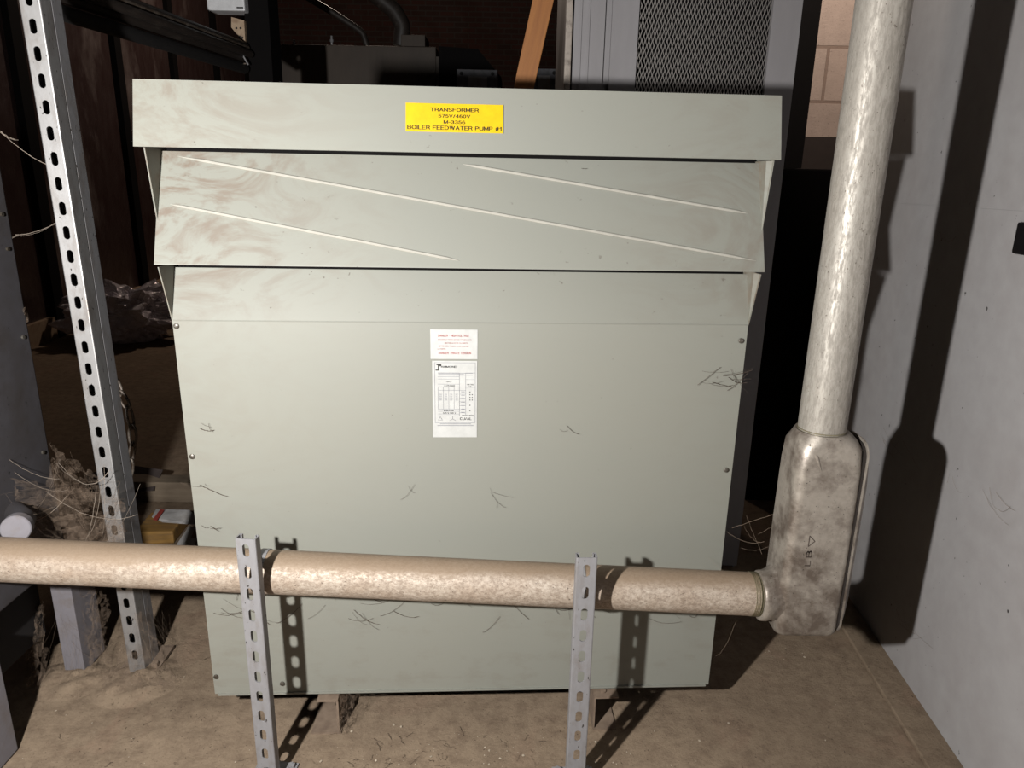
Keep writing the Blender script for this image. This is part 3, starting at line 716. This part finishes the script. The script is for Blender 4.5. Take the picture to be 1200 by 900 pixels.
t = thing('pipe_rack', 'dark bundle of dusty pipes running to the column at upper left', 'pipe rack', (0, 0, 0))
ra = P(290, 66, 2.88); rb = P(60, -14, 1.80)
def rack(off, r, mat, nm, sq=False):
    mb = MB(); a = ra + Vector(off); b = rb + Vector(off); q = [a.lerp(b, k / 14) for k in range(15)]
    if sq:
        dd = (b - a); mb.quadbox([a + Vector((-r, 0, -r)), a + Vector((r, 0, -r)), b + Vector((r, 0, -r)), b + Vector((-r, 0, -r)), a + Vector((-r, 0, r)), a + Vector((r, 0, r)), b + Vector((r, 0, r)), b + Vector((-r, 0, r))])
    else: mb.tube(q, r, 16)
    mb.build(nm, mat, t, not sq)
rack((-.01, 0, .030), .020, M['darkpipe'], 'pipe'); rack((.012, 0, .008), .013, M['darkpipe'], 'pipe'); rack((-.02, 0, -.002), .018, M['darkpipe'], 'pipe'); rack((-.015, 0, -.042), .019, M['black'], 'pipe'); rack((.005, 0, .030), .006, M['rust'], 'cable')
rack((-.05, 0, .02), .018, M['black'], 'pipe')
mb = MB(); hp = rb.lerp(ra, .04); mb.box((hp.x - .02, hp.y - .01, hp.z), (hp.x + .02, hp.y + .01, 4.4)); mb.build('hanger', M['black'], t)

# ------------------------------------------------------------------ left-hand equipment
t = thing('equipment_cabinet', 'dull grey cabinet on legs at the left edge', 'cabinet', (-1.115, 1.60, 0))
mb = MB(); mb.box((-.55, -.60, .33), (0, 0, 1.29), .004); mb.build('cabinet_body', M['grey_box'], t)
mb = MB(); mb.box((-.5, -.34, .12), (-.075, -.02, .315)); mb.build('underframe', M['black'], t)
for z in (1.172, 1.098, .90, .62):
    mb = MB(); mb.tube([(0, -.024, z), (.004, -.024, z)], .0045, 10); mb.build('side_screw', M['screw'], t, True)
for (x0, x1, y0, y1, zt) in ((-.040, .012, -.025, .07, .315), (-.045, .012, -.345, -.285, .315), (-.5, -.45, -.02, .04, .315), (-.5, -.45, -.34, -.28, .315)):
    mb = MB(); mb.box((x0, y0, .004), (x1, y1, zt), .002); mb.build('leg', M['leg_grey'], t)
q = P(20, 618, 1.36) - Vector((-1.115, 1.60, 0))
n_ = Vector((.35, -.9, .12)).normalized()
mb = MB(); mb.tube([q - n_ * .16 + Vector((-.10, .02, 0)), q - n_ * .05, q - n_ * .010], .024, 20); pp_ = mb.build('stub_pipe', M['grey_box'], t, True)
mb = MB(); mb.tube([q - n_ * .012, q + n_ * .010, q + n_ * .012], [.029, .029, .027], 32); mb.build('pipe_cap', M['leg_grey'], pp_, True)

# chain
def chain_pts(n=8):
    base = [(133, 443), (141, 460), (150, 478), (155, 500), (156, 520), (153, 540), (150, 560)]
    return [P(x, y, 1.85) for x, y in base]
t = thing('hanging_chain', 'dusty steel chain hanging behind the tall slotted strut', 'chain', (0, 0, 0))
cp = chain_pts()
for i in range(len(cp) - 1):
    a, b = cp[i], cp[i + 1]; dirv = (b - a); Lk = dirv.length * .62; dz = dirv.normalized()
    side = Vector((1, 0, 0)) if i % 2 else Vector((.3, 1, 0)).normalized()
    side = (side - dz * side.dot(dz)).normalized(); mid = (a + b) / 2
    mb = MB(); ringp = []
    for k in range(20):
        th_ = 2 * PI * k / 20; ringp.append(mid + side * .010 * math.cos(th_) + dz * Lk * math.sin(th_))
    ringp.append(ringp[0]); ringp.append(ringp[1]); mb.tube(ringp, .0036, 8, False); mb.build('chain_link', M['rust'], t, True)
mb = MB(); mb.tube([(-.955, 1.652, cp[0].z + .012), cp[0] + Vector((0, 0, .004))], .003, 8); mb.build('chain_hook', M['rust'], t)

# floor clutter behind-left
mb = MB(); mb.box((-1.56, 2.60, 0), (-.2 - .55, 2.68, .085), .004); o = mb.build('floor_timber', M['old_wood']); tag(o, 'old dusty square timber lying on the floor behind the wood offcut', 'timber')
mb = MB(); mb.box((0, 0, 0), (.135, .16, .048), .006); o = mb.build('wood_offcut', [M['yellow_wood']]); o.location = (-1.325, 2.255, 0); o.rotation_euler.z = math.radians(5); tag(o, 'short yellow wood offcut on the floor beside the transformer', 'wood offcut')
def sheet(name, pts, mat, lab, cat, nrm=.0015):
    mb = MB(); mb.prism(pts, (0, 0, nrm)); o = mb.build(name, mat); tag(o, lab, cat); return o
def F(x, y, z=0.0):
    d = FW + RT * ((x - 600) / FPX) - UP * ((y - 450) / FPX); return CAM + d * ((z - CAMZ) / d.z)
o = sheet('paper_sheet', [F(178, 606, .06), F(183, 597, .062), F(222, 598, .066), F(234, 609, .06), F(229, 615, .055), F(190, 612, .052)], M['paper'], 'white paper with red print behind the wood offcut', 'paper')
mb = MB(); mb.prism([F(179, 609, .064), F(188, 597, .068), F(193, 597.5, .068), F(184, 610, .064)], (0, 0, .001)); mb.build('red_print', M['red_print'], o)
sheet('paper_scrap', [F(206, 640, .01), F(222, 616, .03), F(228, 619, .03), F(224, 630, .02), F(230, 632, .012), F(226, 648, .004), F(206, 648, .004)], M['paper'], 'folded white paper scrap between wood offcut and transformer', 'paper')
sheet('cardboard_sheet', [F(100, 556, .02), F(150, 545, .10), F(191, 551, .10), F(180, 575, .06), F(110, 580, .02)], M['card'], 'dusty grey card lying on the floor behind the timber', 'card')
mb = MB()
bm = bmesh.new(); bmesh.ops.create_icosphere(bm, subdivisions=3, radius=1)
for v_ in bm.verts:
    nn = noise.noise(v_.co * 3.1) * .5 + noise.noise(v_.co * 7) * .35; v_.co = v_.co * (1 + nn); v_.co = Vector((v_.co.x * .022, v_.co.y * .018, v_.co.z * .016))
mb.merge(bm); o = mb.build('foil_scrap', M['foil']); o.location = F(154, 600, .02); tag(o, 'small shiny crumpled foil scrap beside the timber', 'foil')
mb = MB(); bm = bmesh.new(); bmesh.ops.create_icosphere(bm, subdivisions=5, radius=1)
for v_ in bm.verts:
    c = v_.co.copy(); nn = noise.noise(c * 2.1) * .45 + abs(noise.noise(c * 5)) * .30 + abs(noise.noise(c * 12)) * .16
    v_.co = c * (.8 + nn); v_.co = Vector((v_.co.x * .46, v_.co.y * .30, max(-.20, v_.co.z * .24)))
mb.merge(bm); o = mb.build('plastic_sheeting', M['plastic'], None, True, sharp=25); q = F(150, 398, 0); o.location = (q.x, q.y, .205); tag(o, 'crumpled clear plastic sheeting on the floor by the left wall', 'plastic sheeting')

# ------------------------------------------------------------------ cobwebs, dirt, debris (nobody could count them)
def web(name, lab, mat, n, fn, r=.0006, films=()):
    mb = MB()
    for f in films: film(mb, *f)
    for _ in range(n):
        a, b, sag, jit = fn(); mb.tube(wander(a, b, sag, jit * .45, 12), r * random.uniform(.4, 1.3), 3, False)
    o = mb.build(name, mat); tag(o, lab, 'cobweb', None, 'stuff'); return o
def film(mb, c00, c10, c11, c01, nu, nv, thr, bulge, seed):
    """a torn gauzy sheet of web between four corners: ragged holes, slack in the middle"""
    V = {}
    for i in range(nu + 1):
        for j in range(nv + 1):
            u, v = i / nu, j / nv; p = (Vector(c00).lerp(Vector(c10), u)).lerp(Vector(c01).lerp(Vector(c11), u), v)
            q = Vector((u * 3 + seed, v * 3, seed)); p = p + Vector((noise.noise(q * 1.7) * .014, bulge * math.sin(PI * u) * math.sin(PI * v) + noise.noise(q * 2.5) * .012, noise.noise(q * 2.1 + Vector((5, 0, 0))) * .016))
            V[i, j] = mb.bm.verts.new(p)
    for i in range(nu):
        for j in range(nv):
            q = Vector((i / nu * 4 + seed * 3, j / nv * 4, seed)); e = min(i, nu - 1 - i, j, nv - 1 - j)
            if noise.noise(q) * .7 + noise.noise(q * 3) * .5 > thr - (.25 if e < 2 else 0): continue
            mb.bm.faces.new((V[i, j], V[i + 1, j], V[i + 1, j + 1], V[i, j + 1]))
def rnd(a, b): return random.uniform(a, b)
def web_left():
    Y1, Y2 = rnd(1.38, 1.50), rnd(1.45, 1.62)
    ax, ay = random.choice([(5, 590), (70, 560), (72, 540), (120, 560), (30, 605), (130, 590), (60, 630), (100, 640), (140, 600)])
    bx, by = random.choice([(0, 600), (145, 575), (128, 640), (20, 640), (75, 570), (105, 560), (150, 620), (60, 600), (95, 600)])
    return P(ax + rnd(-12, 12), ay + rnd(-12, 12), Y1), P(bx + rnd(-12, 12), by + rnd(-12, 12), Y2), rnd(-.01, .07), .004
web('cobweb', 'thick dusty cobwebs strung between grey cabinet and tall strut', [M['film']], 60, web_left, .00045, [(P(-10, 560, 1.45), P(150, 575, 1.54), P(140, 650, 1.5), P(-10, 650, 1.42), 60, 34, .22, .02, 1.3), (P(60, 520, 1.5), P(122, 562, 1.54), P(105, 600, 1.52), P(55, 590, 1.48), 30, 24, .30, .02, 4.1), (P(-5, 600, 1.47), P(150, 600, 1.56), P(140, 655, 1.54), P(-5, 660, 1.46), 60, 26, .15, -.01, 7.7), (P(8, 355, 1.585), P(30, 350, 1.60), P(38, 440, 1.60), P(5, 440, 1.57), 20, 26, .12, -.012, 11.4), (P(85, 690, 1.6), P(135, 690, 1.62), P(120, 760, 1.6), P(88, 770, 1.58), 24, 30, .10, .01, 9.2)])
def web_strands():
    s = random.choice([((65, 575), (155, 592), .02), ((68, 535), (118, 560), .01), ((0, 625 - 80), (70, 570), .0), ((75, 545), (35, 600), .0), ((130, 555), (120, 625), .0), ((0, 600), (80, 572), .01), ((108, 560), (90, 640), .02), ((160, 575), (80, 640), .03)])
    return P(s[0][0] + rnd(-11, 11), s[0][1] + rnd(-11, 11), 1.46), P(s[1][0] + rnd(-11, 11), s[1][1] + rnd(-11, 11), 1.54), s[2] + rnd(0, .035), .002
web('cobweb', 'pale tangled web strands at the foot of the grey cabinet body', M['web_pale'], 12, web_strands, .0005)
def web_base():
    bx, by = random.choice([(-.955, 1.56), (-.93, 1.62), (-1.15, 1.60), (-1.12, 1.54)]); h = rnd(.05, .22)
    return (bx + rnd(-.02, .03), by + rnd(-.02, .04), h), (bx + rnd(-.10, .13), by + rnd(-.10, .14), .004), rnd(0, .02), .003
web('cobweb', 'dirty cobwebs round the foot of the tall strut', M['film'], 60, web_base, .0004, [((-.935, 1.56, .20), (-.925, 1.60, .14), (-.84, 1.53, .004), (-.93, 1.50, .004), 20, 34, .2, .01, 2.2), ((-.985, 1.555, .10), (-.93, 1.555, .11), (-.90, 1.49, .002), (-1.02, 1.49, .002), 24, 20, .3, 0, 5.5), ((-1.185, 1.56, .22), (-1.175, 1.575, .22), (-1.16, 1.50, .004), (-1.21, 1.48, .004), 16, 34, .25, 0, 3.1), ((-1.10, 1.64, .20), (-1.10, 1.66, .18), (-1.02, 1.56, .003), (-1.08, 1.55, .003), 16, 30, .2, 0, 6.6)])
def web_panel():
    x = rnd(-.18, .95); z = rnd(.30, .42)
    a = T.matrix_basis @ Vector((x, -.003, z)); b = T.matrix_basis @ Vector((x + rnd(-.07, .07), -.004, z + rnd(-.05, .06))); return a, b, rnd(0, .01), .0015
T.matrix_basis
def M_T(v): return Matrix.Translation((-.48, 1.398, 0)) @ Matrix.Rotation(TA, 4, 'Z') @ Vector(v)
def web_panel():
    x = random.choice([rnd(-.19, .95), rnd(-.15, .2), rnd(.5, .95)]); z = rnd(.29, .42)
    return M_T((x, -.004, z)), M_T((x + rnd(-.08, .08), -.005, z + rnd(-.05, .05))), rnd(0, .012), .0012
web('cobweb', 'fine dark web threads clinging to the transformer front below the conduit', M['twig'], 70, web_panel, .0004)
def web_panel2():
    x, z, s = random.choice([(-.17, .62, .05), (-.165, .53, .03), (.93, .88, .06), (.95, .86, .06), (.60, .76, .03), (-.14, .76, .03), (.45, .60, .045), (.28, .62, .04), (.62, 1.285, .02), (.94, .40, .06)])
    return M_T((x + rnd(-.2, .2) * s, -.004 if z < 1 else slant(z) - .003, z + rnd(-.3, .3) * s)), M_T((x + rnd(-1, 1) * s, -.005 if z < 1 else slant(z) - .004, z + rnd(-.7, .5) * s)), rnd(0, .006), .0012
web('cobweb', 'small dark web wisps stuck on the upper transformer front', M['twig'], 34, web_panel2, .00045)
def web_top():
    s = random.choice([((0, 80), (35, 145)), ((0, 155), (58, 195)), ((20, 40), (28, 62)), ((18, 276), (65, 262)), ((0, 155), (20, 165)), ((0, 283), (20, 276)), ((100, 190), (108, 300))])
    return P(s[0][0] + rnd(-2, 2), s[0][1] + rnd(-2, 2), 1.60), P(s[1][0] + rnd(-2, 2), s[1][1] + rnd(-2, 2), 1.60), rnd(0, .01), .0015
web('cobweb', 'loose pale web threads beside the upper part of the tall strut', M['web_pale'], 9, web_top, .0005)
def web_elbow():
    a = Vector((rnd(.50, .60), rnd(1.36, 1.42), rnd(.32, .62))); return a, a + Vector((rnd(-.10, .03), rnd(0, .08), rnd(-.10, .06))), rnd(0, .02), .002
web('cobweb', 'thin cobweb threads beside the elbow fitting', M['web'], 11, web_elbow, .00025)
def web_foot():
    a = M_T((rnd(.09, .15), rnd(-.01, .05), .10)); return a, M_T((rnd(.09, .30), rnd(-.03, .05), .006 + rnd(0, .06))), rnd(0, .01), .002
web('cobweb', 'cobweb hanging from the transformer edge beside its left front foot', M['film'], 24, web_foot, .0003, [(M_T((.088, -.005, .10)), M_T((.14, -.005, .10)), M_T((.105, -.02, .004)), M_T((.09, -.02, .004)), 24, 30, .25, .004, 8.1)])

def web_wall():
    c = random.choice([(-.02, .58, .05), (.10, .57, .05), (-.25, .60, .03), (-.2, .16, .06), (-.42, .62, .04), (.0, 1.15, .03)])
    p = W0 + WD * (c[0] + rnd(-1.3, 1.3) * c[2]) + WN * .004; q = W0 + WD * (c[0] + rnd(-2, 2) * c[2]) + WN * .004
    return (p.x, p.y, c[1] + rnd(-.6, .6) * c[2]), (q.x, q.y, c[1] + rnd(-.6, .6) * c[2]), rnd(0, .012), .001
web('cobweb', 'faint web threads on the grey enclosure side beside the elbow fitting', M['web'], 26, web_wall, .00025)
def mound(name, cx, cy, rx, ry, h, lab):
    mb = MB(); n = 30; V = {}
    for i in range(n + 1):
        for j in range(n + 1):
            u, v = i / n * 2 - 1, j / n * 2 - 1; r2 = u * u + v * v; base = max(0, 1 - r2) ** 1.5
            z = base * h * (1 + .7 * noise.noise(Vector((u * 3 + cx * 9, v * 3, 0))) + .3 * noise.noise(Vector((u * 11, v * 11, cx)))) - .0015
            V[i, j] = mb.bm.verts.new((cx + u * rx, cy + v * ry, z))
    for i in range(n):
        for j in range(n): mb.bm.faces.new((V[i, j], V[i + 1, j], V[i + 1, j + 1], V[i, j + 1]))
    o = mb.build(name, M['floor'], None, True, sharp=90); tag(o, lab, 'dirt', None, 'stuff')
mound('dirt_mound', -.955, 1.55, .13, .11, .020, 'heap of brown dust round the foot of the tall strut')
mound('dirt_mound', -1.13, 1.55, .12, .09, .016, 'heap of brown dust round the foot of the cabinet leg')
mound('dirt_mound', -.78, 1.42, .22, .15, .006, 'low spread of dust on the floor left of the transformer')

mb = MB()
for _ in range(230):
    if random.random() < .6: x, y = random.gauss(-.1, .25), rnd(1.22, 1.42)
    else: x, y = rnd(-1.2, .9), rnd(1.15, 1.75)
    if -.69 < x < .5 and y > 1.36 + .05 * (x + .5) and random.random() < .9: continue
    s = rnd(.0005, .0011) if random.random() < .75 else rnd(.0012, .0024); a_ = rnd(0, PI)
    mtx = Matrix.Translation((x, y, .0010)) @ Matrix.Rotation(a_, 4, 'Z') @ Matrix.Rotation(rnd(-.4, .4), 4, 'X')
    mb.box((-s * 1.3, -s, 0), (s * 1.3, s, s * .5), 0, mtx)
o = mb.build('floor_debris', M['chip']); tag(o, 'pale paint chips scattered over the floor before the transformer', 'debris', None, 'stuff')
mb = MB()
for _ in range(85):
    x, y = rnd(-1.1, .9), rnd(1.18, 1.75)
    if _ < 40: x, y = random.gauss(-.15, .13), rnd(1.25, 1.38)
    a_ = rnd(0, 2 * PI); l = rnd(.008, .035)
    mb.tube(wander((x, y, .0025), (x + l * math.cos(a_), y + l * math.sin(a_), .0025), -.001, .0022, 5), rnd(.0002, .0005), 3, False)
o = mb.build('floor_fibres', M['twig']); tag(o, 'dark fibres and twigs strewn over the dusty floor', 'debris', None, 'stuff')

# ------------------------------------------------------------------ light
def point(name, loc, power, r, colr=(1, 1, 1)):
    l = bpy.data.lights.new(name, 'POINT'); l.energy = power; l.shadow_soft_size = r; l.color = colr
    o = bpy.data.objects.new(name, l); COL.objects.link(o); o.location = loc; return o
def spot(name, loc, target, power, r, ang, blend, colr=(1, 1, 1)):
    l = bpy.data.lights.new(name, 'SPOT'); l.energy = power; l.shadow_soft_size = r; l.color = colr; l.spot_size = math.radians(ang); l.spot_blend = blend
    o = bpy.data.objects.new(name, l); COL.objects.link(o); o.location = loc
    o.rotation_euler = (Vector(target) - Vector(loc)).to_track_quat('-Z', 'Y').to_euler(); return o
point('work_light', (-.650, .145, 1.235), 226, .022, (1, .985, .955))
spot('block_wall_fill', (1.05, 2.3, 2.9), (1.25, 3.0, 2.0), 125, .05, 56, .5, (1, .86, .74))  # unseen spot added to light the block wall patch
point('rear_fill', (-1.6, 8.0, 3.9), 150, .15, (1, .8, .65))  # unseen fill light added to brighten the far walls
SC.cycles.diffuse_bounces = 2
w = bpy.data.worlds.new('world'); SC.world = w; w.use_nodes = True
w.node_tree.nodes['Background'].inputs[0].default_value = (.9, .85, .8, 1); w.node_tree.nodes['Background'].inputs[1].default_value = .0
